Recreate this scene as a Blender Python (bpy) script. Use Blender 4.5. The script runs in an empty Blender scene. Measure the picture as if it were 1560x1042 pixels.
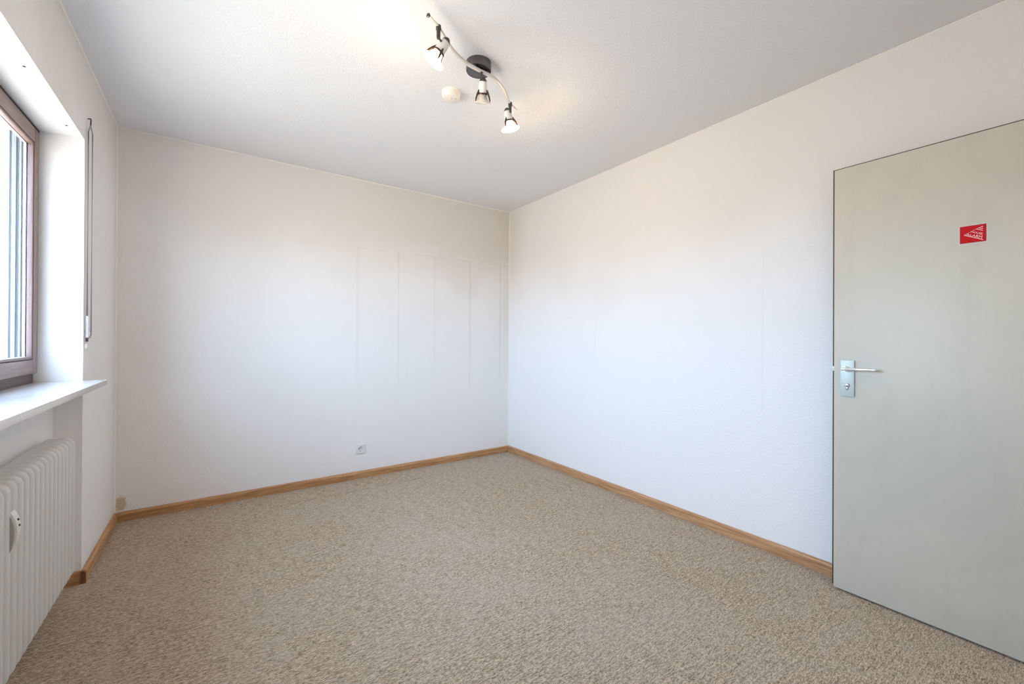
import bpy, bmesh, math, random
from mathutils import Vector, Matrix

random.seed(7)
C = bpy.context.scene.collection
SC = bpy.context.scene

# ------------------------------------------------------------------ camera
CAM_H = 1.17
F_PX, YAW, PITCH, ROLL, CY = 639.52, 35.289, 0.153, 0.292, 515.94
a, b, g = math.radians(YAW), math.radians(PITCH), math.radians(ROLL)
fwd = Vector((math.sin(a)*math.cos(b), math.cos(a)*math.cos(b), math.sin(b)))
rgt = Vector((math.cos(a), -math.sin(a), 0))
upv = rgt.cross(fwd)
r2 = rgt*math.cos(g) + upv*math.sin(g)
u2 = -rgt*math.sin(g) + upv*math.cos(g)
cam = bpy.data.cameras.new('camera')
cam.sensor_width = 36.0
cam.lens = 36.0*F_PX/1560.0
cam.shift_y = (CY-521.0)/1560.0
cam.clip_start = 0.01
camo = bpy.data.objects.new('camera', cam)
C.objects.link(camo)
m = Matrix((r2, u2, -fwd)).transposed().to_4x4()
m.translation = Vector((0, 0, CAM_H))
camo.matrix_world = m
SC.camera = camo

# ------------------------------------------------------------------ world, light, exposure
SKY_COL = (0.53, 0.73, 1.0)
SKY_STR = 18.0
GROUND_COL = (1.0, 0.945, 0.875)      # sunlit pale ground and house fronts below the horizon
GROUND_STR = 9.0
w = bpy.data.worlds.new('sky')
SC.world = w
w.use_nodes = True
bg = w.node_tree.nodes['Background']
wn = w.node_tree
wg = wn.nodes.new('ShaderNodeTexCoord')
wsx = wn.nodes.new('ShaderNodeSeparateXYZ')
wn.links.new(wg.outputs['Generated'], wsx.inputs[0])
wr = wn.nodes.new('ShaderNodeMapRange'); wr.interpolation_type = 'SMOOTHSTEP'
wr.inputs[1].default_value = -0.06; wr.inputs[2].default_value = 0.10
wn.links.new(wsx.outputs[2], wr.inputs[0])
wm = wn.nodes.new('ShaderNodeMix'); wm.data_type = 'RGBA'
wn.links.new(wr.outputs[0], wm.inputs[0])
wm.inputs[6].default_value = (*[c*GROUND_STR/SKY_STR for c in GROUND_COL], 1)
wm.inputs[7].default_value = (*SKY_COL, 1)
wn.links.new(wm.outputs[2], bg.inputs[0])
bg.inputs[1].default_value = SKY_STR
vs = SC.view_settings
vs.view_transform = 'Standard'
vs.look = 'None'
vs.exposure = 0.27
vs.gamma = 1.0
vs.use_curve_mapping = False
SC.cycles.max_bounces = 14
SC.cycles.diffuse_bounces = 10
SC.cycles.glossy_bounces = 4
SC.cycles.transparent_max_bounces = 12
SC.cycles.caustics_reflective = False
SC.cycles.caustics_refractive = False

def light(name, kind, loc, power, col, size=0.02, rot=None, size_y=None):
    l = bpy.data.lights.new(name, kind)
    l.energy = power
    l.color = col
    if kind == 'AREA':
        l.shape = 'RECTANGLE'
        l.size = size
        l.size_y = size_y or size
    else:
        l.shadow_soft_size = size
    o = bpy.data.objects.new(name, l)
    C.objects.link(o)
    o.location = loc
    if rot:
        o.rotation_euler = rot
    return o

LAMP_W = 4.4
LAMP_COL = (1.0, 0.70, 0.42)
# the sky portal of the window (guides sampling only, gives off no light of its own)
po = light('window_portal', 'AREA', (-0.84, 1.9, 1.53), 1.0, (1, 1, 1), 1.9, (0, math.radians(-90), 0), 1.25)
po.data.size = 1.25
po.data.size_y = 1.95
po.data.cycles.is_portal = True
# unseen fill light added in the hall outside the door opening, no fixture
light('hall_fill_light', 'AREA', (1.4, -0.9, 2.4), 8, (1.0, 0.93, 0.85), 0.6)

# ------------------------------------------------------------------ dimensions
XL, XR, YB, YF, H = -0.515, 2.529, 3.627, -0.15, 2.515
YJ, YJ0 = 2.825, 0.95            # window opening along the wall
ZS, ZL = 0.965, 2.118            # sill top, lintel
XO = -0.83                       # outer face of the window wall
XN = -0.612                      # back of the radiator niche
XD, YD = 2.4016, 0.744           # face and free edge of the open door

# ------------------------------------------------------------------ materials
def mat(name, col=(0.8, 0.8, 0.8), rough=0.6, metal=0.0, spec=0.5):
    mt = bpy.data.materials.new(name)
    mt.use_nodes = True
    p = mt.node_tree.nodes['Principled BSDF']
    p.inputs['Base Color'].default_value = (*col, 1)
    p.inputs['Roughness'].default_value = rough
    p.inputs['Metallic'].default_value = metal
    p.inputs['Specular IOR Level'].default_value = spec
    return mt

class NT:
    """small helper for node graphs"""
    def __init__(s, mt):
        s.nt = mt.node_tree
        s.p = s.nt.nodes['Principled BSDF']
        s.geo = s.nt.nodes.new('ShaderNodeNewGeometry')
        s.sep = s.nt.nodes.new('ShaderNodeSeparateXYZ')
        s.nt.links.new(s.geo.outputs['Position'], s.sep.inputs[0])
        s.X, s.Y, s.Z = s.sep.outputs[0], s.sep.outputs[1], s.sep.outputs[2]
        s.P = s.geo.outputs['Position']
    def link(s, x, y): s.nt.links.new(x, y)
    def m(s, op, x, y=0.0, z=0.0, clamp=False):
        n = s.nt.nodes.new('ShaderNodeMath'); n.operation = op; n.use_clamp = clamp
        for i, v in enumerate((x, y, z)):
            if isinstance(v, (int, float)): n.inputs[i].default_value = v
            else: s.link(v, n.inputs[i])
        return n.outputs[0]
    def noise(s, scale, detail=2, rough=0.5, stretch=(1, 1, 1), off=(0, 0, 0)):
        mp = s.nt.nodes.new('ShaderNodeMapping')
        mp.inputs['Scale'].default_value = stretch
        mp.inputs['Location'].default_value = off
        s.link(s.P, mp.inputs[0])
        n = s.nt.nodes.new('ShaderNodeTexNoise')
        n.inputs['Scale'].default_value = scale
        n.inputs['Detail'].default_value = detail
        n.inputs['Roughness'].default_value = rough
        s.link(mp.outputs[0], n.inputs['Vector'])
        return n.outputs['Fac']
    def step(s, v, lo, hi):           # smooth ramp 0..1 between lo and hi
        n = s.nt.nodes.new('ShaderNodeMapRange'); n.interpolation_type = 'SMOOTHSTEP'
        for i, q in zip((0, 1, 2), (v, lo, hi)):
            if isinstance(q, (int, float)): n.inputs[i].default_value = q
            else: s.link(q, n.inputs[i])
        n.inputs[3].default_value = 0; n.inputs[4].default_value = 1
        return n.outputs[0]
    def mix(s, f, c1, c2, mode='MIX'):
        n = s.nt.nodes.new('ShaderNodeMix'); n.data_type = 'RGBA'; n.blend_type = mode
        for i, v in ((0, f), (6, c1), (7, c2)):
            if isinstance(v, (int, float)): n.inputs[i].default_value = v
            elif isinstance(v, tuple): n.inputs[i].default_value = (*v, 1)
            else: s.link(v, n.inputs[i])
        return n.outputs[2]
    def band(s, v, c, wd):            # soft line of half width wd round c
        return s.m('SUBTRACT', 1.0, s.step(s.m('ABSOLUTE', s.m('SUBTRACT', v, c)), wd*0.3, wd))
    def col(s, c): s.link(c, s.p.inputs['Base Color'])
    def bump(s, h, strength, dist):
        n = s.nt.nodes.new('ShaderNodeBump')
        n.inputs['Strength'].default_value = strength
        n.inputs['Distance'].default_value = dist
        s.link(h, n.inputs['Height'])
        s.link(n.outputs[0], s.p.inputs['Normal'])

WALL = (0.86, 0.85, 0.84)
GRIME_AND_WARM_LIGHT = (0.63, 0.575, 0.51)  # tan for real grime and for warm light painted on upper walls

def plaster(name, base=WALL, bump=0.35):
    mt = mat(name, base, 0.85, spec=0.25)
    n = NT(mt)
    h = n.m('ADD', n.noise(95, 3, 0.6), n.m('MULTIPLY', n.noise(260, 2), 0.4))
    n.bump(h, bump, 0.007)
    return mt, n

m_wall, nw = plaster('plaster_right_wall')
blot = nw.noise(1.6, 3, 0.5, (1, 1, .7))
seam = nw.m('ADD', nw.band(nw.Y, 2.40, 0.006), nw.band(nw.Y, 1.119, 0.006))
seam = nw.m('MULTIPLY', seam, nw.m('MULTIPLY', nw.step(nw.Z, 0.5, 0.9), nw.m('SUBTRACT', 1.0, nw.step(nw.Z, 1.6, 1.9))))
hi = nw.m('MULTIPLY', nw.step(nw.m('ADD', nw.Z, nw.m('MULTIPLY', blot, 0.9)), 1.85, 2.55), 0.29)  # warm lamp light of the upper wall, painted into the colour
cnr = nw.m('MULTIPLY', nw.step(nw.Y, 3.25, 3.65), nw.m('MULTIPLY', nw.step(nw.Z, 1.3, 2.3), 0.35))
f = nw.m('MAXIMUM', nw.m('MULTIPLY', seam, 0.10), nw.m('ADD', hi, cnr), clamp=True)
nw.col(nw.mix(f, WALL, GRIME_AND_WARM_LIGHT))

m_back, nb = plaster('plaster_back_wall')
blot = nb.noise(1.7, 4, 0.55)
blot2 = nb.noise(7, 4, 0.6)
streak = nb.noise(9, 3, 0.6, (1, 1, 0.12))
# dust film above the old wardrobe height, ragged lower edge, warm upper light painted in
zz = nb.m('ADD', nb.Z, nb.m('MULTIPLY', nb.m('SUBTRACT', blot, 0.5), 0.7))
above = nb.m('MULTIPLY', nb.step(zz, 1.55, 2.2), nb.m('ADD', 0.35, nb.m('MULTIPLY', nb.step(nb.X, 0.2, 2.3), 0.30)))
lefts = nb.m('MULTIPLY', nb.m('SUBTRACT', 1.0, nb.step(nb.m('ADD', nb.X, nb.m('MULTIPLY', nb.m('SUBTRACT', blot, 0.5), 0.35)), -0.42, -0.02)), 0.17)  # darker strip towards the left corner
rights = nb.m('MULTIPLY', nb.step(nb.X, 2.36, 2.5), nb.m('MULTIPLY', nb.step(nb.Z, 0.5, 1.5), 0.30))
ln = None
for x_, wd, k in ((0.977, 0.020, .16), (1.33, 0.012, .22), (1.675, 0.022, .12), (2.057, 0.012, .30), (2.415, 0.014, .30)):
    t_ = nb.m('MULTIPLY', nb.band(nb.X, x_, wd), k)
    ln = t_ if ln is None else nb.m('ADD', ln, t_)
ln = nb.m('MULTIPLY', ln, nb.m('MULTIPLY', nb.step(nb.Z, 0.45, 1.2), nb.m('SUBTRACT', 1.0, nb.step(nb.Z, 1.93, 1.95))))
ln = nb.m('MULTIPLY', ln, nb.m('ADD', 0.4, streak))
hz = nb.m('MULTIPLY', nb.band(nb.Z, 1.940, 0.012), nb.m('MULTIPLY', nb.step(nb.X, 0.5, 1.0), nb.m('SUBTRACT', 1.0, nb.step(nb.X, 2.41, 2.42))))
hz = nb.m('MULTIPLY', hz, nb.m('MULTIPLY', nb.step(blot2, 0.38, 0.62), 0.10))
smear = nb.m('MULTIPLY', nb.band(nb.X, 2.33, 0.10), nb.m('MULTIPLY', nb.step(nb.Z, 0.7, 1.3), nb.m('SUBTRACT', 1.0, nb.step(nb.Z, 1.6, 1.85))))
smear = nb.m('MULTIPLY', smear, nb.m('MULTIPLY', streak, 0.22))
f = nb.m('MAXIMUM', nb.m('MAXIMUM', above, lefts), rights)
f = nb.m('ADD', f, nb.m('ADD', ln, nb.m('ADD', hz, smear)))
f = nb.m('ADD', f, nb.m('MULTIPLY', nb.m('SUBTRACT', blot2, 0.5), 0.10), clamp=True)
c1 = nb.mix(f, WALL, GRIME_AND_WARM_LIGHT)
# pale scuffs where the wardrobe top rubbed
scf = nb.m('MULTIPLY', nb.band(nb.Z, 1.965, 0.02), nb.m('MULTIPLY', nb.step(nb.X, 1.1, 1.5), nb.step(blot2, 0.48, 0.6)))
c1 = nb.mix(nb.m('MULTIPLY', scf, 0.22), c1, (0.88, 0.84, 0.76))
# yellow damp patch in the lower left corner
dx = nb.m('SUBTRACT', nb.X, -0.484); dz = nb.m('MULTIPLY', nb.m('SUBTRACT', nb.Z, 0.11), 0.55)
dd = nb.m('SQRT', nb.m('ADD', nb.m('MULTIPLY', dx, dx), nb.m('MULTIPLY', dz, dz)))
dd = nb.m('ADD', dd, nb.m('MULTIPLY', nb.m('SUBTRACT', nb.noise(45, 3), 0.5), 0.035))
c1 = nb.mix(nb.m('MULTIPLY', nb.m('SUBTRACT', 1.0, nb.step(dd, 0.016, 0.034)), 0.75), c1, (0.52, 0.38, 0.19))
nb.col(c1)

m_left, nl = plaster('plaster_window_wall', bump=0.25)
bl = nl.noise(2.2, 4, 0.55)
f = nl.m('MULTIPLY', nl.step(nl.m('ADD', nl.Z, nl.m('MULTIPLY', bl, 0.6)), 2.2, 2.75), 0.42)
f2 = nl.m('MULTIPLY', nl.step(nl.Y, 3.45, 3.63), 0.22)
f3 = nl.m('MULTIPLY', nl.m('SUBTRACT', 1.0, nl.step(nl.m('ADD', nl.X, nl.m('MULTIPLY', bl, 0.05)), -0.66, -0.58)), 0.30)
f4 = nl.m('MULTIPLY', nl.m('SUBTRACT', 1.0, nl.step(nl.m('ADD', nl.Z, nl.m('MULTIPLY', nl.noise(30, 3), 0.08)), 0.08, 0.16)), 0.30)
nl.col(nl.mix(nl.m('ADD', nl.m('MAXIMUM', f, f2), nl.m('ADD', f3, f4), clamp=True), WALL, GRIME_AND_WARM_LIGHT))

m_ceil, nc = plaster('plaster_ceiling', (0.79, 0.80, 0.82), 0.45)
m_caulk = mat('caulk', (0.90, 0.87, 0.83), 0.5)
m_ext, ne = plaster('exterior_render', (0.82, 0.83, 0.85), 0.2)

# carpet: beige loop pile with short flecks running across the room
m_floor = mat('loop_pile_carpet', rough=0.95, spec=0.1)
n = NT(m_floor)
fl = n.noise(230, 3, 0.7, (0.32, 1, 1))
fl2 = n.noise(95, 3, 0.6, (0.22, 1, 1), (3, 1, 0))
gr = n.noise(420, 2, 0.6, (1, 1, 1))
big = n.noise(1.4, 4, 0.6)
med = n.noise(9, 3, 0.6, (0.5, 1, 1))
v = n.m('ADD', n.m('MULTIPLY', fl, 0.46), n.m('ADD', n.m('MULTIPLY', fl2, 0.20), n.m('MULTIPLY', gr, 0.34)))
cc = n.mix(n.step(v, 0.39, 0.62), (0.158, 0.106, 0.062), (0.80, 0.655, 0.50))
wear = n.m('ADD', n.m('MULTIPLY', big, 0.6), n.m('MULTIPLY', med, 0.4))
cc = n.mix(n.m('MULTIPLY', n.step(wear, 0.40, 0.62), 0.25), cc, (0.54, 0.48, 0.41))
crease = n.m('MULTIPLY', n.band(n.m('ADD', n.Y, n.m('MULTIPLY', n.noise(2.5, 2), 0.05)), 3.36, 0.008),
             n.m('MULTIPLY', n.step(n.X, 0.2, 0.5), n.m('SUBTRACT', 1.0, n.step(n.X, 1.5, 1.8))))
cc = n.mix(n.m('MULTIPLY', crease, n.m('MULTIPLY', n.step(n.noise(12, 2), 0.4, 0.55), 0.5)), cc, (0.16, 0.12, 0.08))
dx = n.m('SUBTRACT', n.X, 0.415); dy = n.m('SUBTRACT', n.Y, 2.24)
ds = n.m('SQRT', n.m('ADD', n.m('MULTIPLY', n.m('MULTIPLY', dx, dx), 0.15), n.m('MULTIPLY', dy, dy)))
cc = n.mix(n.m('MULTIPLY', n.m('SUBTRACT', 1.0, n.step(ds, 0.003, 0.012)), 0.5), cc, (0.25, 0.17, 0.09))
n.col(cc)
n.bump(n.m('ADD', v, n.m('MULTIPLY', gr, 0.3)), 0.8, 0.006)

def wood(name, c1, c2, axis, rough=0.45):
    mt = mat(name, rough=rough, spec=0.4)
    n = NT(mt)
    st = [14, 14, 14]; st[axis] = 0.7
    q = n.noise(5, 4, 0.65, tuple(st))
    st2 = [60, 60, 60]; st2[axis] = 1.5
    q2 = n.noise(5, 3, 0.6, tuple(st2))
    q = n.m('ADD', n.m('MULTIPLY', q, 0.6), n.m('MULTIPLY', q2, 0.4))
    n.col(n.mix(n.step(q, 0.35, 0.66), c1, c2))
    n.bump(q2, 0.15, 0.001)
    return mt
m_skx = wood('beech_skirting_along_x', (0.33, 0.155, 0.055), (0.60, 0.34, 0.165), 0)
m_sky = wood('beech_skirting_along_y', (0.36, 0.175, 0.07), (0.60, 0.35, 0.18), 1)
m_end = wood('beech_end_grain', (0.17, 0.065, 0.022), (0.30, 0.125, 0.045), 2)
m_wfy = wood('brown_window_wood_along_y', (0.20, 0.135, 0.115), (0.34, 0.245, 0.215), 1, 0.4)
m_wfz = wood('brown_window_wood_upright', (0.19, 0.125, 0.11), (0.31, 0.22, 0.20), 2, 0.4)
m_bead_y = wood('reddish_glazing_bead_along_y', (0.20, 0.125, 0.11), (0.29, 0.20, 0.175), 1, 0.4)
m_bead_z = wood('reddish_glazing_bead_upright', (0.17, 0.115, 0.11), (0.25, 0.185, 0.18), 2, 0.4)
m_wfd = wood('dark_window_wood', (0.085, 0.055, 0.045), (0.16, 0.10, 0.08), 1, 0.5)
m_gask = mat('dark_gasket', (0.02, 0.014, 0.012), 0.7)
m_wht = mat('white_paint', (0.85, 0.86, 0.88), 0.4)
m_rail = mat('pale_blue_aluminium', (0.20, 0.235, 0.27), 0.5)
m_rail2 = mat('darker_rail_groove', (0.11, 0.14, 0.18), 0.6)

m_sill = mat('white_marble_sill', (0.80, 0.79, 0.79), 0.16, spec=0.5)
n = NT(m_sill)
q = n.noise(4, 5, 0.7, (1.2, 0.5, 1))
n.col(n.mix(n.m('MULTIPLY', n.step(q, 0.45, 0.62), 0.35), (0.83, 0.825, 0.83), (0.60, 0.585, 0.60)))
m_hole = mat('dark_hole', (0.03, 0.025, 0.02), 0.9)
m_rad = mat('cream_white_radiator_enamel', (0.70, 0.70, 0.68), 0.30)
m_meter = mat('white_plastic', (0.80, 0.80, 0.78), 0.35)
m_meterg = mat('grey_beige_plastic', (0.42, 0.40, 0.36), 0.5)
m_sock = mat('socket_plastic', (0.78, 0.76, 0.76), 0.35)
m_det = mat('ivory_plastic', (0.83, 0.79, 0.72), 0.45)
m_pin = mat('steel_contact', (0.5, 0.5, 0.5), 0.3, 1.0)

m_door = mat('cream_lacquered_door', (0.55, 0.53, 0.45), 0.42, spec=0.4)
n = NT(m_door)
q = n.noise(1.1, 4, 0.6, (1, 1, 1))
q2 = n.noise(14, 4, 0.6)
q3 = n.noise(3, 3, 0.6, (1, 4, 0.4))
cdoor = n.mix(n.step(q, 0.38, 0.62), (0.605, 0.570, 0.480), (0.555, 0.530, 0.450))
cdoor = n.mix(n.m('MULTIPLY', n.step(n.m('ADD', n.m('MULTIPLY', q2, 0.5), n.m('MULTIPLY', q3, 0.5)), 0.5, 0.65), 0.22), cdoor, (0.47, 0.45, 0.39))
edge = n.m('MULTIPLY', n.step(n.Y, 0.715, 0.744), 0.25)
cdoor = n.mix(edge, cdoor, (0.66, 0.60, 0.47))
n.col(cdoor)
m_lip = mat('dark_brown_door_edge', (0.055, 0.036, 0.030), 0.5)
m_alu = mat('silver_anodised_aluminium', (0.56, 0.62, 0.585), 0.5, 0.35)
m_lever = mat('bright_aluminium_lever', (0.86, 0.87, 0.86), 0.28, 0.6)
m_cyl = mat('lock_cylinder_brass_nickel', (0.45, 0.43, 0.38), 0.35, 0.9)
m_red = mat('red_sticker_film', (0.56, 0.004, 0.009), 0.6, spec=0.2)
m_redd = mat('dark_red_border', (0.22, 0.02, 0.02), 0.4)
m_prnt = mat('pale_pink_white_print', (0.88, 0.66, 0.62), 0.5)
m_crank = mat('grey_white_crank_enamel', (0.36, 0.35, 0.35), 0.4)
m_crankd = mat('dark_plastic_tip', (0.07, 0.06, 0.055), 0.5)

m_bar = mat('satin_white_metal', (0.74, 0.70, 0.66), 0.35, 0.1)
m_lampw = mat('white_lamp_enamel', (0.84, 0.81, 0.77), 0.35)
m_gun = mat('gunmetal_gloss', (0.15, 0.14, 0.135), 0.16, 0.9)
m_dark = mat('dark_grey_plastic', (0.06, 0.052, 0.048), 0.4)
m_claw = mat('dark_bronze_claw', (0.065, 0.035, 0.022), 0.4, 0.3)

def thin_glass(name, tint=(1, 1, 1), refl=0.06, rough=0.02, frost=0.0):
    mt = bpy.data.materials.new(name); mt.use_nodes = True
    nt = mt.node_tree; nt.nodes.clear()
    o = nt.nodes.new('ShaderNodeOutputMaterial')
    t = nt.nodes.new('ShaderNodeBsdfTransparent'); t.inputs[0].default_value = (*tint, 1)
    gl = nt.nodes.new('ShaderNodeBsdfGlossy'); gl.inputs['Roughness'].default_value = rough
    fr = nt.nodes.new('ShaderNodeLayerWeight'); fr.inputs[0].default_value = 0.25
    mu = nt.nodes.new('ShaderNodeMath'); mu.operation = 'MULTIPLY_ADD'
    nt.links.new(fr.outputs['Fresnel'], mu.inputs[0]); mu.inputs[1].default_value = 0.35; mu.inputs[2].default_value = refl*0.3
    mx = nt.nodes.new('ShaderNodeMixShader')
    nt.links.new(mu.outputs[0], mx.inputs[0]); nt.links.new(t.outputs[0], mx.inputs[1]); nt.links.new(gl.outputs[0], mx.inputs[2])
    sh = mx.outputs[0]
    if frost > 0:                     # ribbed, partly scattering glass
        df = nt.nodes.new('ShaderNodeBsdfDiffuse'); df.inputs[0].default_value = (0.9, 0.9, 0.88, 1)
        tl = nt.nodes.new('ShaderNodeBsdfTranslucent'); tl.inputs[0].default_value = (0.9, 0.9, 0.88, 1)
        m1 = nt.nodes.new('ShaderNodeMixShader'); m1.inputs[0].default_value = 0.5
        nt.links.new(df.outputs[0], m1.inputs[1]); nt.links.new(tl.outputs[0], m1.inputs[2])
        m2 = nt.nodes.new('ShaderNodeMixShader'); m2.inputs[0].default_value = frost
        nt.links.new(sh, m2.inputs[1]); nt.links.new(m1.outputs[0], m2.inputs[2]); sh = m2.outputs[0]
    nt.links.new(sh, o.inputs[0])
    return mt
m_glass = thin_glass('window_glass', (0.97, 0.985, 0.99))
m_shadelit = thin_glass('lit_lamp_shade_glass', (0.97, 0.96, 0.94), 0.3, 0.12, 0.45)
m_shade = thin_glass('lamp_shade_glass', (0.98, 0.975, 0.96), 0.3, 0.12, 0.35)

def emis(name, col, s):
    mt = bpy.data.materials.new(name); mt.use_nodes = True
    p = mt.node_tree.nodes['Principled BSDF']
    p.inputs['Base Color'].default_value = (0.9, 0.85, 0.75, 1)
    p.inputs['Emission Color'].default_value = (*col, 1)
    p.inputs['Emission Strength'].default_value = s
    return mt
m_bulb = emis('lit_bulb', (1.0, 0.86, 0.66), 14.0)
m_bulboff = mat('unlit_bulb_glass', (0.92, 0.90, 0.86), 0.3)

# ------------------------------------------------------------------ mesh helpers
def finish(name, bm, mt, parent=None, smooth=None, kind=None, loc=None):
    bmesh.ops.recalc_face_normals(bm, faces=bm.faces)
    me = bpy.data.meshes.new(name)
    bm.to_mesh(me); bm.free()
    for q in (mt if isinstance(mt, (list, tuple)) else [mt]):
        me.materials.append(q)
    if smooth is not None:
        for p in me.polygons: p.use_smooth = True
        me.set_sharp_from_angle(angle=math.radians(smooth))
    o = bpy.data.objects.new(name, me)
    C.objects.link(o)
    if parent is not None:
        o.parent = parent
        o.matrix_parent_inverse = Matrix.Translation(-parent.location)
    if kind: o['kind'] = kind
    return o

def box(bm, x0, x1, y0, y1, z0, z1, bev=0.0, seg=2, mi=0):
    r = bmesh.ops.create_cube(bm, size=1.0)
    for v_ in r['verts']:
        v_.co = Vector(((x0+x1)/2 + v_.co.x*(x1-x0), (y0+y1)/2 + v_.co.y*(y1-y0), (z0+z1)/2 + v_.co.z*(z1-z0)))
    fs = set(f_ for v_ in r['verts'] for f_ in v_.link_faces)
    for f_ in fs: f_.material_index = mi
    if bev > 0:
        es = list({e for v_ in r['verts'] for e in v_.link_edges})
        bmesh.ops.bevel(bm, geom=es, offset=bev, segments=seg, affect='EDGES', profile=0.5)

def bx(name, dims, mt, parent=None, bev=0.0, kind=None, seg=2):
    bm = bmesh.new(); box(bm, *dims, bev=bev, seg=seg)
    return finish(name, bm, mt, parent, 35 if bev else None, kind)

def frame_axes(d):
    d = d.normalized()
    u = d.cross(Vector((0, 0, 1)))
    if u.length < 1e-4: u = Vector((1, 0, 0))
    u.normalize()
    return u, d.cross(u).normalized()

def tube(bm, pts, rad, seg=12, cap=True, flat=1.0):
    pts = [Vector(p) for p in pts]
    rads = rad if isinstance(rad, (list, tuple)) else [rad]*len(pts)
    rings = []
    for i, p in enumerate(pts):
        d = (pts[min(i+1, len(pts)-1)] - pts[max(i-1, 0)])
        u, v_ = frame_axes(d)
        rings.append([bm.verts.new(p + (u*math.cos(t)+v_*math.sin(t)*flat)*rads[i]) for t in [2*math.pi*k/seg for k in range(seg)]])
    for r0, r1 in zip(rings, rings[1:]):
        for k in range(seg):
            bm.faces.new((r0[k], r0[(k+1) % seg], r1[(k+1) % seg], r1[k]))
    if cap:
        bm.faces.new(rings[0][::-1]); bm.faces.new(rings[-1])

def lathe(bm, prof, origin, axis, seg=32, caps=True):
    """prof: list of (distance along axis, radius)"""
    origin = Vector(origin); axis = Vector(axis).normalized()
    u, v_ = frame_axes(axis)
    rings = []
    for (t, r) in prof:
        if r < 1e-6: rings.append([bm.verts.new(origin+axis*t)])
        else: rings.append([bm.verts.new(origin+axis*t+(u*math.cos(q)+v_*math.sin(q))*r) for q in [2*math.pi*k/seg for k in range(seg)]])
    for r0, r1 in zip(rings, rings[1:]):
        if len(r0) == 1 and len(r1) == 1: continue
        for k in range(seg):
            k2 = (k+1) % seg
            if len(r0) == 1: bm.faces.new((r0[0], r1[k2], r1[k]))
            elif len(r1) == 1: bm.faces.new((r0[k], r0[k2], r1[0]))
            else: bm.faces.new((r0[k], r0[k2], r1[k2], r1[k]))
    if caps:
        if len(rings[0]) > 1: bm.faces.new(rings[0][::-1])
        if len(rings[-1]) > 1: bm.faces.new(rings[-1])

def thing(name, loc, label, cat, group=None):
    o = bpy.data.objects.new(name, None)
    o.empty_display_size = 0.05
    C.objects.link(o); o.location = loc
    o['label'] = label; o['category'] = cat
    if group: o['group'] = group
    return o

def tag(o, label, cat, group=None):
    o['label'] = label; o['category'] = cat
    if group: o['group'] = group
    return o

# ------------------------------------------------------------------ the room shell
bx('floor', (XO, XR+0.25, YF-1.5, YB+0.2, -0.15, 0.0), m_floor, kind='structure')
bx('ceiling', (XO, XR+0.25, YF-1.5, YB+0.2, H, H+0.15), m_ceil, kind='structure')
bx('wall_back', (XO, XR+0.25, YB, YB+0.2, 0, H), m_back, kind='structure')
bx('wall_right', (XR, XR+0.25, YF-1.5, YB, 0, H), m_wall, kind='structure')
bm = bmesh.new()
box(bm, XO, XL, YJ, YB, 0, H)
finish('wall_left', bm, m_left, kind='structure')
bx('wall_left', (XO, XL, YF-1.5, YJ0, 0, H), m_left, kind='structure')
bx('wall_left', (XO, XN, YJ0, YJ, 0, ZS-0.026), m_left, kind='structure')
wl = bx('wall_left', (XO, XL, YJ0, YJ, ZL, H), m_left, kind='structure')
for hx, hy in ((-0.550, 2.185), (-0.547, 2.683)):
    bm = bmesh.new()
    lathe(bm, [(0, 0.0045), (0.002, 0.0045), (0.002, 0.0)], (hx, hy, ZL+0.0005), (0, 0, -1), 12, caps=True)
    finish('screw_hole', bm, m_hole, wl)
# front wall (beside the camera) with the door opening, and the hall behind it
bm = bmesh.new()
DO0, DO1, DOH = 1.50, 2.385, 2.00
box(bm, XL, DO0, YF-0.12, YF, 0, H)
box(bm, DO1, XR, YF-0.12, YF, 0, H)
box(bm, DO0, DO1, YF-0.12, YF, DOH, H)
finish('wall_front', bm, m_left, kind='structure')
bx('wall_hall', (XL, XR, YF-1.5, YF-1.4, 0, H), m_left, kind='structure')

# caulk beads in the room's corners
def bead(name, p0, p1, r=0.004):
    bm = bmesh.new(); tube(bm, [p0, p1], r, 8)
    finish(name, bm, m_caulk, None, 60, 'structure')
e = 0.001
bead('trim_1', (XL+e, YF, H-e), (XL+e, YB, H-e), 0.0045)
bead('trim_2', (XL, YB-e, H-0.004), (XR, YB-e, H-0.004), 0.0045)
bead('trim_3', (XR-e, YF, H-0.003), (XR-e, YB, H-0.003), 0.003)
bead('trim_4', (XL+e, YB-e, 0.05), (XL+e, YB-e, H), 0.0042)
bead('trim_5', (XR-e, YB-e, 0.05), (XR-e, YB-e, H), 0.0045)

# skirting boards: rounded top edge, moulded from a profile
BT, BH = 0.018, 0.0595
def skirting(name, p0, p1, inward, mt, parent=None):
    p0, p1, inward = Vector(p0), Vector(p1), Vector(inward)
    prof = [(0, 0.0), (BT, 0.0), (BT, BH-0.016)]
    for k in range(1, 6):
        t = math.pi/2*k/5
        prof.append((BT-0.011+0.011*math.cos(t), BH-0.016+0.016*math.sin(t)))
    prof.append((0, BH))
    bm = bmesh.new()
    rs = [[bm.verts.new(p+inward*q+Vector((0, 0, z))) for q, z in prof] for p in (p0, p1)]
    n_ = len(prof)
    for k in range(n_):
        bm.faces.new((rs[0][k], rs[0][(k+1) % n_], rs[1][(k+1) % n_], rs[1][k]))
    bm.faces.new(rs[0]); bm.faces.new(rs[1])
    o = finish(name, bm, mt, parent, 40, 'structure' if parent is None else None)
    return o
skirting('baseboard_back', (XL+BT, YB, 0), (XR-BT, YB, 0), (0, -1, 0), m_skx)
skirting('baseboard_right', (XR, YB, 0), (XR, YF, 0), (-1, 0, 0), m_sky)
bl_ = skirting('baseboard_left', (XL, YB-BT*0.2, 0), (XL, YJ+0.003, 0), (1, 0, 0), m_sky)
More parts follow.
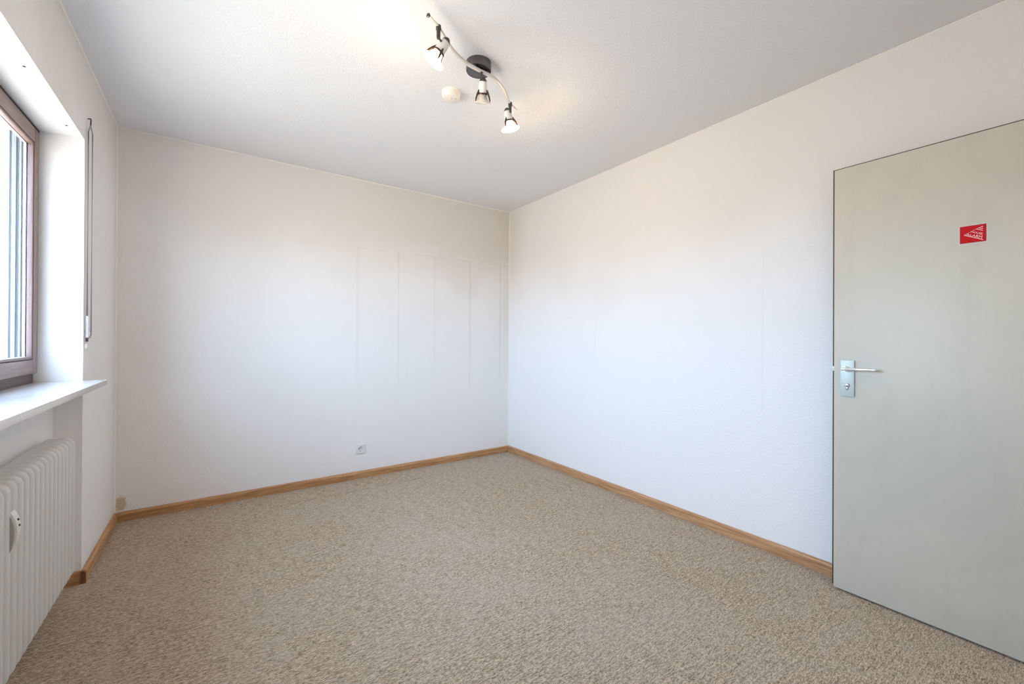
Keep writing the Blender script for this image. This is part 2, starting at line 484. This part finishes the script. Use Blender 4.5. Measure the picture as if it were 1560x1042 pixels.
o = skirting('end_piece', (XL-0.004, YJ-0.0185, 0), (XL-0.004, YJ+0.0025, 0), (1, 0, 0), m_end, bl_)
o.data.transform(Matrix.Translation((0.0045, 0, 0)))
o['label'] = 'dark brown sawn end of the skirting'
skirting('niche_return', (XL-0.001, YJ, 0), (XN, YJ, 0), (0, -1, 0), m_skx, bl_)['label'] = 'short skirting return beside the radiator'
skirting('baseboard_front', (DO0, YF, 0), (XL+BT, YF, 0), (0, 1, 0), m_skx)

# ------------------------------------------------------------------ window
XF = -0.66
win = bx('window_1', (-0.6925, XF-0.016, YJ0, YJ0+0.06, ZS-0.026, ZL), m_wfd, kind='structure')
win['label'] = 'brown wooden casement window set in the left wall'
def wp(name, dims, mt, bev=0.0015, parent=win, label=None):
    o = bx(name, dims, mt, parent, bev)
    if label: o['label'] = label
    return o
wp('outer_frame', (-0.6925, XF-0.016, 2.770, YJ, ZS-0.026, ZL), m_wfd)
wp('outer_frame', (-0.6925, XF-0.016, YJ0+0.06, 2.76, ZL-0.05, ZL), m_wfd)
wp('outer_frame', (-0.6925, XF-0.014, YJ0+0.06, 2.803, ZS-0.026, ZS+0.046), m_wfd, label='dark brown bottom rail of the frame')
wp('gasket', (XF-0.012, XF+0.001, YJ0+0.06, 2.811, 2.104, 2.111), m_gask, 0)
ZB0, ZT1 = 1.008, 2.104
def sash(y0, y1):
    W = 0.053
    wp('sash_stile', (-0.691, XF, y1-W, y1, ZB0, ZT1), m_wfz, 0.002)
    wp('sash_stile', (-0.691, XF, y0, y0+W, ZB0, ZT1), m_wfz, 0.002)
    wp('sash_rail', (-0.691, XF, y0+W, y1-W-0.0006, ZB0, ZB0+0.062), m_wfy, 0.002)
    wp('sash_rail', (-0.691, XF, y0+W, y1-W-0.0006, ZT1-0.064, ZT1), m_wfy, 0.002)
    ya, yb, za, zb = y0+W, y1-W, ZB0+0.062, ZT1-0.064
    t, gp = 0.010, 0.004
    # dark seal line, then the reddish glazing bead set slightly back
    wp('seal', (-0.690, XF-0.003, yb-gp, yb, za, zb), m_gask, 0)
    wp('seal', (-0.690, XF-0.003, ya, ya+gp, za, zb), m_gask, 0)
    wp('seal', (-0.690, XF-0.003, ya+gp, yb-gp, zb-gp, zb), m_gask, 0)
    wp('seal', (-0.690, XF-0.003, ya+gp, yb-gp, za, za+gp), m_gask, 0)
    ya, yb, za, zb = ya+gp, yb-gp, za+gp, zb-gp
    wp('glazing_bead', (-0.678, XF-0.002, yb-t, yb, za, zb), m_bead_z, 0.001)
    wp('glazing_bead', (-0.678, XF-0.002, ya, ya+t, za, zb), m_bead_z, 0.001)
    wp('glazing_bead', (-0.678, XF-0.002, ya+t, yb-t, zb-t, zb), m_bead_y, 0.001)
    wp('glazing_bead', (-0.678, XF-0.002, ya+t, yb-t, za, za+t), m_wfy, 0.001)
    # white spacer and outer rebate behind the pane
    wp('spacer', (-0.691, -0.6825, yb-t, yb, za, zb), m_wht, 0)
    wp('spacer', (-0.691, -0.6825, ya, ya+t, za, zb), m_wht, 0)
    wp('spacer', (-0.691, -0.6825, ya+t, yb-t, zb-t, zb), m_wht, 0)
    wp('spacer', (-0.691, -0.6825, ya+t, yb-t, za, za+t), m_wht, 0)
    wp('pane', (-0.682, -0.6785, ya+t*0.5, yb-t*0.5, za+t*0.5, zb-t*0.5), m_glass, 0)
sash(1.885, 2.811)
sash(YJ0+0.02, 1.880)
# roller shutter guide rails and box slat outside the frame
for yy, sg in ((2.765, 1), (YJ0+0.025, -1)):
    y0, y1 = (yy-0.030, yy+0.004) if sg > 0 else (yy-0.025, yy+0.03)
    gd = wp('guide_rail', (-0.735, -0.694, y0+0.012, y1, ZS, ZL), m_rail, 0.001)
    fy = y0 if sg > 0 else y1
    for gx in (-0.6975, -0.713, -0.7185, -0.732):
        bx('rail_lip', (gx-0.003, gx+0.003, fy, y0+0.012 if sg > 0 else fy+0.002, ZS, ZL), m_rail, gd)
    bx('brush_seal', (-0.708, -0.704, y0+0.010, y0+0.0125, ZS, ZL), m_rail2, gd)
wp('shutter_slat', (-0.730, -0.700, YJ0+0.06, 2.74, ZL-0.055, ZL-0.012), m_rail, 0.004, label='pale bottom edge of the raised roller shutter')

# window sill (marble board) - sits on the parapet and oversails the radiator
bm = bmesh.new(); box(bm, -0.6738, -0.429, YJ0, YJ-0.0005, ZS-0.025, ZS, bev=0.0025)
tag(finish('window_sill', bm, m_sill, None, 35), 'white marble window sill board above the radiator', 'sill')

# ------------------------------------------------------------------ shutter crank on the wall
cr = thing('shutter_crank', (XL, 2.865, 1.15), 'thin grey folding shutter crank hanging on the wall beside the window', 'crank')
def part_tube(name, pts, rad, mt, par, seg=12, label=None):
    bm = bmesh.new(); tube(bm, pts, rad, seg)
    o = finish(name, bm, mt, par, 50)
    if label: o['label'] = label
    return o
xa, ya_ = XL+0.009, 2.850
xb_, yb_ = XL+0.020, 2.868
part_tube('eyelet', [(XL-0.002, 2.885, 2.243), (XL+0.012, 2.876, 2.243), (XL+0.014, 2.868, 2.236), (XL+0.014, 2.864, 2.20)], 0.0028, m_crankd, cr, label='dark wire hook at the top')
part_tube('rod', [(XL+0.014, 2.862, 2.205), (xa, ya_, 2.17), (xa, ya_, 1.26)], 0.0028, m_crank, cr)
part_tube('rod', [(XL+0.014, 2.864, 2.205), (xb_, yb_, 2.165), (xb_, yb_, 1.185), (xb_-0.003, yb_-0.005, 1.170), (xa, ya_+0.004, 1.166)], 0.0026, m_crank, cr)
bm = bmesh.new(); lathe(bm, [(0, 0.0045), (0.004, 0.0062), (0.10, 0.0062), (0.106, 0.004)], (xa, ya_, 1.275), (0, 0, -1), 16)
finish('grip', bm, m_meter, cr, 40)['label'] = 'white grip sleeve'
bm = bmesh.new(); lathe(bm, [(0, 0.005), (0.016, 0.005), (0.020, 0.003)], (xa, ya_, 1.170), (0, 0, -1), 16)
finish('tip', bm, m_crankd, cr, 40)['label'] = 'dark pivot tip'
bm = bmesh.new(); box(bm, XL-0.001, xa+0.002, ya_-0.006, ya_+0.006, 1.118, 1.140, bev=0.002)
finish('wall_clip', bm, m_meter, cr, 40)
bm = bmesh.new(); box(bm, XL-0.001, xb_-0.001, ya_-0.004, yb_, 1.2, 1.206)
finish('spacer_bracket', bm, m_crank, cr)

# ------------------------------------------------------------------ radiator: ribbed sections
rad = thing('radiator', (-0.55, 1.85, 0.0), 'cream white ribbed sectional radiator in the niche below the window', 'radiator')
RZ0, RZ1, RX0, RX1 = 0.116, 0.732, -0.601, -0.500
def rrect(ins, rf=0.034, rb=0.022, n_=6):
    x0, x1, z0, z1 = RX0+ins, RX1-ins, RZ0+ins, RZ1-ins
    out = []
    def arc(cx, cz, r, a0):
        for k in range(n_+1):
            t = math.radians(a0+90*k/n_)
            out.append((cx+r*math.cos(t), cz+r*math.sin(t)))
    r1, r0 = max(rf-ins, 0.004), max(rb-ins, 0.004)
    arc(x1-r1, z0+r1, r1, -90); arc(x1-r1, z1-r1, r1, 0)
    arc(x0+r0, z1-r0, r0, 90); arc(x0+r0, z0+r0, r0, 180)
    return out
def section_mesh():
    bm = bmesh.new()
    rings = []
    for dy, ins in ((-0.0255, .0215), (-0.0195, .0205), (-0.0155, .0160), (-0.0120, .0060), (-0.007, .0010), (0, 0), (0.007, .0010), (0.0120, .0060), (0.0155, .0160), (0.0195, .0205), (0.0255, .0215)):
        rings.append([bm.verts.new((x, dy, z)) for x, z in rrect(ins)])
    n_ = len(rings[0])
    for r0, r1 in zip(rings, rings[1:]):
        for k in range(n_):
            bm.faces.new((r0[k], r0[(k+1) % n_], r1[(k+1) % n_], r1[k]))
    bm.faces.new(rings[0]); bm.faces.new(rings[-1])
    return bm
first = finish('section', section_mesh(), m_rad, rad, 50)
first.location = (0, 2.620, 0)
for k in range(1, 29):
    o = first.copy(); C.objects.link(o); o.location = (0, 2.620-0.051*k, 0)
for yy in (2.34, 1.44):
    for zz_ in (0.24, 0.64):
        bx('bracket', (XN+0.0003, RX0+0.010, yy-0.012, yy+0.012, zz_-0.01, zz_+0.01), m_rad, rad)
bm = bmesh.new(); lathe(bm, [(0, 0.017), (0.010, 0.017), (0.012, 0.012), (0.018, 0.012)], (-0.55, 2.6445, 0.685), (0, 1, 0), 6)
finish('plug', bm, m_rad, rad)
part_tube('supply_pipe', [(-0.55, 1.17, 0.17), (-0.55, 1.12, 0.17), (-0.55, 1.105, 0.155), (-0.55, 1.105, 0.0)], 0.009, m_rad, rad)
# heat meter clipped on the front ribs
hm = thing('heat_meter', (-0.50, 1.92, 0.58), 'small white curved heat meter clipped on the radiator front', 'meter')
def dshape(z0, z1, dep, y0, y1, x0):
    bm = bmesh.new()
    pts = [(x0-0.010, z0+0.004), ]
    for k in range(0, 13):
        t = k/12.0
        pts.append((x0+dep*math.sin(math.pi*t)**0.75, z0+(z1-z0)*t))
    pts.append((x0-0.010, z1-0.004))
    r0 = [bm.verts.new((x, y0, z)) for x, z in pts]
    r1 = [bm.verts.new((x, y1, z)) for x, z in pts]
    n_ = len(pts)
    for k in range(n_): bm.faces.new((r0[k], r0[(k+1) % n_], r1[(k+1) % n_], r1[k]))
    bm.faces.new(r0); bm.faces.new(r1)
    return bm
bmh = dshape(0.520, 0.640, 0.0140, 1.906, 1.938, RX1)
finish('cover', bmh, m_meter, hm, 35)
finish('side_plate', dshape(0.522, 0.628, 0.0085, 1.902, 1.9065, RX1), m_meterg, hm, 35)['label'] = 'grey beige flat side'
for z_, x_ in ((0.612, 0.0105), (0.594, 0.0128)):
    bm = bmesh.new(); lathe(bm, [(0, 0.0035), (0.003, 0.0035), (0.003, 0)], (RX1+x_-0.0005, 1.924, z_), (1, 0, 0.25), 10)
    finish('screw', bm, m_crankd, hm)

# ------------------------------------------------------------------ door, open against the right wall
door = thing('door_1', (XD+0.02, YD-0.86, 0.0), 'cream white flush door leaf standing open along the right wall', 'door')
del door['category']; del door['label']
door['kind'] = 'structure'
DZ0, DZ1, DYH = 0.010, 1.9806, YD-0.860
bx('leaf', (XD, XD+0.025, DYH, YD, DZ0, DZ1), m_door, door, 0.0008)['label'] = 'cream lacquered flush door leaf'
bx('rebate_lip', (XD+0.0251, XD+0.040, DYH-0.013, YD+0.013, DZ0, DZ1+0.012), [m_lip], door, 0.0008)['label'] = 'dark brown rebated edge'
for zz_ in (0.25, 1.72):
    bm = bmesh.new(); lathe(bm, [(0, 0.008), (0.09, 0.008)], (XD+0.033, DYH-0.020, zz_), (0, 0, 1), 14)
    finish('hinge', bm, m_alu, door, 40)
# latch bolts in the edge
bx('latch', (XD+0.006, XD+0.018, YD-0.001, YD+0.010, 1.030, 1.052), m_alu, door, 0.001)
# handle plate, lever, cylinder
pl = bx('handle_plate', (XD-0.008, XD+0.001, 0.665, 0.717, 0.915, 1.083), m_alu, door, 0.0018)
pl['label'] = 'silver rectangular handle plate'
bm = bmesh.new()
lathe(bm, [(0, 0.011), (0.002, 0.0125), (0.006, 0.0105), (0.030, 0.0095), (0.036, 0.0105)], (XD-0.006, 0.694, 1.044), (-1, 0, 0), 24)
finish('lever_neck', bm, m_lever, pl, 40)
bm = bmesh.new()
pts, rr = [], []
for k in range(0, 15):
    t = k/14.0
    pts.append((XD-0.040+0.004*math.sin(t*math.pi), 0.704-0.125*t, 1.0435+0.0012*t))
    rr.append(0.0115-0.0045*min(1, t*2.6)+(-0.0025 if k in (0, 14) else 0))
tube(bm, pts, rr, 16, flat=0.8)
o = finish('lever', bm, m_lever, pl, 50); o['label'] = 'bright silver lever handle'
bm = bmesh.new(); lathe(bm, [(0, 0.0087), (0.0035, 0.0087), (0.0040, 0.0075), (0.0040, 0)], (XD-0.0075, 0.691, 0.966), (-1, 0, 0), 20)
box(bm, XD-0.0112, XD-0.0070, 0.6865, 0.6955, 0.945, 0.962, bev=0.001)
finish('lock_cylinder', bm, m_cyl, pl, 40)['label'] = 'dull metal lock cylinder'
bm = bmesh.new(); box(bm, XD-0.0125, XD-0.0108, 0.6898, 0.6922, 0.9610, 0.9705)
lathe(bm, [(0, 0.0098), (0.0006, 0.0098)], (XD-0.0079, 0.691, 0.966), (-1, 0, 0), 20)
finish('keyhole', bm, m_hole, pl)

# ------------------------------------------------------------------ red sticker on the door
SY0, SY1, SZ0, SZ1 = 0.334, 0.260, 1.5548, 1.6258
st = thing('alarm_sticker', (XD, 0.297, 1.59), 'small red square alarm sticker on the upper door', 'sticker')
def sxy(u, v_, dx=0.0):        # sticker coordinates to world (u to the right, v upwards)
    return Vector((XD-dx, SY0+(SY1-SY0)*u, SZ0+(SZ1-SZ0)*v_))
def spoly(bm, uv, d0, d1):
    r0 = [bm.verts.new(sxy(u, v_, d0)) for u, v_ in uv]; r1 = [bm.verts.new(sxy(u, v_, d1)) for u, v_ in uv]
    n_ = len(uv); bm.faces.new(r0); bm.faces.new(r1)
    for k in range(n_): bm.faces.new((r0[k], r0[(k+1) % n_], r1[(k+1) % n_], r1[k]))
bm = bmesh.new(); spoly(bm, [(0, 0), (1, 0), (1, 1), (0, 1)], -0.0002, 0.0006)
finish('backing', bm, m_prnt, st)['label'] = 'pale cut edge'
bm = bmesh.new(); spoly(bm, [(.022, .022), (.978, .022), (.978, .978), (.022, .978)], 0.0005, 0.0008)
finish('border', bm, m_redd, st)
bm = bmesh.new(); spoly(bm, [(.05, .05), (.95, .05), (.95, .95), (.05, .95)], 0.0007, 0.0010)
finish('red_field', bm, m_red, st)
A_, B_, D_ = (.18, .49), (.845, .865), (.855, .125)
bm = bmesh.new()
def stroke(p, q, wd):
    p, q = Vector((*p, 0)), Vector((*q, 0)); d = (q-p).normalized(); nn = Vector((-d.y, d.x, 0))*wd/2
    spoly(bm, [tuple((p-nn)[:2]), tuple((q-nn)[:2]), tuple((q+nn)[:2]), tuple((p+nn)[:2])], 0.0009, 0.0012)
stroke(A_, D_, .026)
stroke(A_, (.845, .865), .012)
for k, s0 in enumerate((.93, .80, .67)):       # the striped top of the triangle
    p = (A_[0]+(B_[0]-A_[0])*s0, A_[1]+(B_[1]-A_[1])*s0)
    t = (.850-p[0])
    stroke(p, (.850, p[1]-t*.55), .026)
finish('triangle', bm, m_prnt, st)['label'] = 'pale pink striped triangle outline'
def sticker_text(body, origin, size, hdir, xs=1.0):
    cu = bpy.data.curves.new('t', 'FONT'); cu.body = body; cu.size = 1.0; cu.shear = 0.25; cu.offset = 0.0
    to = bpy.data.objects.new('t', cu)
    me = to.to_mesh()
    me = me.copy(); to.to_mesh_clear(); bpy.data.objects.remove(to); bpy.data.curves.remove(cu)
    wd = max(v_.co.x for v_ in me.vertices)
    d = Vector((hdir[0], hdir[1], 0)).normalized()
    for v_ in me.vertices:
        fx = v_.co.x/wd
        hgt = size[0]+(size[1]-size[0])*fx
        u = origin[0]+d.x*fx*xs
        q = origin[1]+d.y*fx*xs+v_.co.y*hgt
        v_.co = sxy(u, q, 0.0013)
    me.materials.append(m_prnt)
    o = bpy.data.objects.new('lettering', me); C.objects.link(o); o.parent = st
    o.matrix_parent_inverse = Matrix.Translation(-st.location)
    return o
dl = (D_[0]-A_[0], D_[1]-A_[1])
sticker_text('ALARM', (.26, .480), (.12, .26), dl, .66)['label'] = 'pale lettering ALARM'
sticker_text('HOUSE', (.44, .595), (.11, .17), dl, .47)['label'] = 'pale lettering HOUSE'

# ------------------------------------------------------------------ socket on the back wall
so = thing('wall_socket', (1.007, YB, 0.245), 'white square power socket low on the back wall', 'socket')
bm = bmesh.new()                    # square plate with a real round well
SQ, NC = 0.040, 48
def sring(fn, y):
    return [bm.verts.new((1.007+fn(t)[0], y, 0.245+fn(t)[1])) for t in [2*math.pi*(k+0.5)/NC for k in range(NC)]]
def sqf(h):
    def fn(t):
        c_, s_ = math.cos(t), math.sin(t)
        q = (abs(c_)**10+abs(s_)**10)**(-0.1)
        return (c_*q*h, s_*q*h)
    return fn
def cirf(r): return lambda t: (math.cos(t)*r, math.sin(t)*r)
rs = [sring(sqf(SQ), YB+0.001), sring(sqf(SQ), YB-0.0075), sring(sqf(SQ-0.002), YB-0.010), sring(cirf(0.0225), YB-0.010),
      sring(cirf(0.0215), YB-0.0112), sring(cirf(0.0200), YB-0.0112), sring(cirf(0.0192), YB-0.0005)]
for r0, r1 in zip(rs, rs[1:]):
    for k in range(NC):
        bm.faces.new((r0[k], r0[(k+1) % NC], r1[(k+1) % NC], r1[k]))
bm.faces.new(rs[-1]); bm.faces.new(rs[0])
finish('cover_plate', bm, m_sock, so, 30)
for sx in (-0.0095, 0.0095):
    bm = bmesh.new(); lathe(bm, [(0, 0.0026), (0.0006, 0.0026)], (1.007+sx, YB-0.0007, 0.245), (0, -1, 0), 12)
    finish('pin_hole', bm, m_hole, so)
for sz in (-0.0165, 0.0165):
    bx('earth_clip', (1.0045, 1.0095, YB-0.0105, YB-0.0006, 0.245+sz*1.06-0.0012, 0.245+sz*1.06+0.0012), m_pin, so)

# ------------------------------------------------------------------ smoke detector
sd = thing('smoke_detector', (1.043, 2.058, H), 'round ivory smoke detector on the ceiling beside the spotlights', 'detector')
bm = bmesh.new(); lathe(bm, [(-0.001, 0.049), (0.026, 0.049), (0.033, 0.046), (0.036, 0.040), (0.037, 0)], (1.043, 2.058, H), (0, 0, -1), 40)
finish('housing', bm, m_det, sd, 40)
bm = bmesh.new(); lathe(bm, [(0.0, 0.0515), (0.004, 0.0515), (0.006, 0.049)], (1.043, 2.058, H), (0, 0, -1), 40)
finish('base_ring', bm, m_det, sd, 40)
for du, dv in ((0.004, 0.008), (0.026, 0.006)):
    p = Vector((1.043, 2.058, H-0.0368))+rgt*du+Vector((fwd.x, fwd.y, 0))*-dv
    bm = bmesh.new(); lathe(bm, [(0, 0.0032), (0.0012, 0.0032)], p, (0, 0, -1), 10)
    finish('vent_hole', bm, mat('greyish_plastic', (0.45, 0.42, 0.38), 0.6), sd)

# ------------------------------------------------------------------ ceiling spotlight bar
sp = thing('ceiling_spotlight', (1.05, 1.762, H), 'white curved spotlight bar with three lamp heads on a dark round canopy', 'ceiling light')
CX, CYY = 1.040, 1.762
bm = bmesh.new()
lathe(bm, [(-0.001, 0.061), (0.036, 0.061), (0.040, 0.0595), (0.0405, 0.056), (0.0395, 0.052), (0.0415, 0.040), (0.043, 0.0)], (CX, CYY, H), (0, 0, -1), 48)
finish('canopy', bm, m_gun, sp, 30)['label'] = 'glossy dark grey round canopy'
ctrl = [(0.689, 1.561), (0.714, 1.573), (0.747, 1.593), (0.804, 1.641), (0.861, 1.686), (0.929, 1.719), (0.974, 1.730), (1.022, 1.735), (1.084, 1.740), (1.144, 1.755), (1.217, 1.801), (1.288, 1.864), (1.325, 1.888), (1.368, 1.906)]
ZBAR = 2.462
def catmull(P, n_=6):
    out = []
    for i in range(len(P)-1):
        p0, p1, p2, p3 = P[max(i-1, 0)], P[i], P[i+1], P[min(i+2, len(P)-1)]
        for k in range(n_):
            t = k/n_
            out.append(tuple(0.5*((2*p1[j])+(-p0[j]+p2[j])*t+(2*p0[j]-5*p1[j]+4*p2[j]-p3[j])*t*t+(-p0[j]+3*p1[j]-3*p2[j]+p3[j])*t**3) for j in (0, 1)))
    out.append(P[-1]); return out
bp = catmull(ctrl)
N = len(bp)
bm = bmesh.new()
tube(bm, [(x, y, ZBAR) for x, y in bp], [0.0052+0.0058*math.sin(math.pi*k/(N-1))**1.5 for k in range(N)], 14, flat=0.62)
finish('bar', bm, m_bar, sp, 60)['label'] = 'S-curved satin white bar'
part_tube('stem', [(CX-0.008, 1.7405, H-0.040), (CX-0.008, 1.7385, ZBAR)], 0.007, m_gun, sp)
for (x, y), (x2, y2) in ((bp[0], bp[1]), (bp[-1], bp[-2])):
    d = Vector((x-x2, y-y2, 0)).normalized()
    bm = bmesh.new(); p = Vector((x, y, ZBAR))
    r_ = 0.0085 if x < 1 else 0.005
    lathe(bm, [(-0.003, r_*0.7), (-0.001, r_), (0.004, r_), (0.007, r_*0.6), (0.008, 0)], p, d, 20)
    finish('end_cap', bm, m_gun if x < 1 else m_bar, sp, 40)
F2 = Vector((math.sin(a), math.cos(a), 0))
def head(barp, postlen, top, axis, L, lit, roll_, rim):
    ax = (rgt*axis[0]+F2*axis[1]+Vector((0, 0, 1))*axis[2]).normalized()
    top = Vector(top)
    s = L/0.115
    bp_ = Vector((barp[0], barp[1], ZBAR))
    pb = bp_-Vector((0, 0, postlen))
    bm = bmesh.new()
    lathe(bm, [(0.012*s, 0.0150*s), (0.016*s, 0.0178*s), (0.030*s, 0.0200*s), (0.066*s, 0.0225*s), (0.070*s, 0.0215*s)], top, ax, 32)
    hd = finish('lamp_head', bm, m_lampw, sp, 40)
    hd['label'] = 'white lamp head, %s' % ('lit' if lit else 'unlit')
    def sub(name, bm, mt, sm=45):
        o = finish(name, bm, mt, None, sm); o.parent = hd
        return o
    bm = bmesh.new(); lathe(bm, [(-0.004*s, 0.0), (-0.003*s, 0.005*s), (0.001*s, 0.0105*s), (0.009*s, 0.0158*s), (0.0155*s, 0.0182*s)], top, ax, 24)
    sub('cap', bm, m_dark)
    bm = bmesh.new()
    if postlen > 0.03:
        lathe(bm, [(-0.007, 0.008), (-0.005, 0.0105), (0.006, 0.0110), (0.008, 0.0095), (0.010, 0.0110), (0.012, 0.0110), (0.014, 0.0085), (postlen-0.004, 0.0080), (postlen, 0.006)], bp_, (0, 0, -1), 20)
    else:
        lathe(bm, [(-0.007, 0.006), (-0.005, 0.0075), (0.010, 0.0075), (postlen, 0.0055)], bp_, (0, 0, -1), 16)
    q = top+ax*(0.030*s if postlen > 0.03 else 0.002)
    tube(bm, [pb+Vector((0, 0, 0.006)), q], 0.0045, 10)
    sub('pivot', bm, m_dark)
    # ring and three claws holding the glass
    bm = bmesh.new(); lathe(bm, [(0.064*s, 0.0205*s), (0.064*s, 0.0245*s), (0.071*s, 0.0248*s), (0.071*s, 0.0205*s)], top, ax, 32)
    sub('claw_ring', bm, m_claw)
    u, v_ = frame_axes(ax)
    for k in range(3):
        t = roll_+2*math.pi*k/3
        rd = u*math.cos(t)+v_*math.sin(t)
        pr = [(0.050, 0.0225, .0014), (0.058, 0.0250, .0036), (0.068, 0.0290, .0050), (0.080, 0.0345, .0046), (0.092, 0.0385, .0038), (0.103, 0.0405, .0022)]
        bm = bmesh.new(); tube(bm, [top+ax*(z*s)+rd*(r*s) for z, r, q in pr], [q*s for z, r, q in pr], 10)
        sub('claw', bm, m_claw)
    # clear glass with a wide flat rim
    pr = [(0.069, 0.0205), (0.086, 0.0240), (0.097, 0.0290), (0.104, 0.0290+(rim-0.029)*0.6), (0.108, rim)]
    pr = pr+[(z+0.0012, r-0.0003) for z, r in pr[::-1]]
    bm = bmesh.new(); lathe(bm, [(z*s, r*s) for z, r in pr], top, ax, 40, caps=False)
    sub('glass_shade', bm, m_shadelit if lit else m_shade)
    bm = bmesh.new(); lathe(bm, [(z*s, r*s) for z, r in ((0.068, 0.0140), (0.080, 0.0175), (0.090, 0.0225), (0.098, 0.0262), (0.103, 0.0250), (0.107, 0.0150), (0.108, 0))], top, ax, 28)
    sub('bulb', bm, m_bulb if lit else m_bulboff)
    if lit:
        light('bulb_light', 'POINT', top+ax*(0.124*s), LAMP_W*lit, LAMP_COL, 0.022)
head((0.747, 1.593), 0.050, (0.797, 1.6055, 2.44), (-0.57, 0.0, -0.82), 0.118, 0.68, 0.3, 0.050)
head((1.040, 1.7365), 0.022, (1.0486, 1.733, 2.4325), (-0.06, 0.42, -0.90), 0.115, 0, 0.5, 0.043)
head((1.311, 1.8815), 0.054, (1.299, 1.898, 2.4386), (0.20, 0.12, -0.97), 0.115, 1.35, 1.2, 0.050)
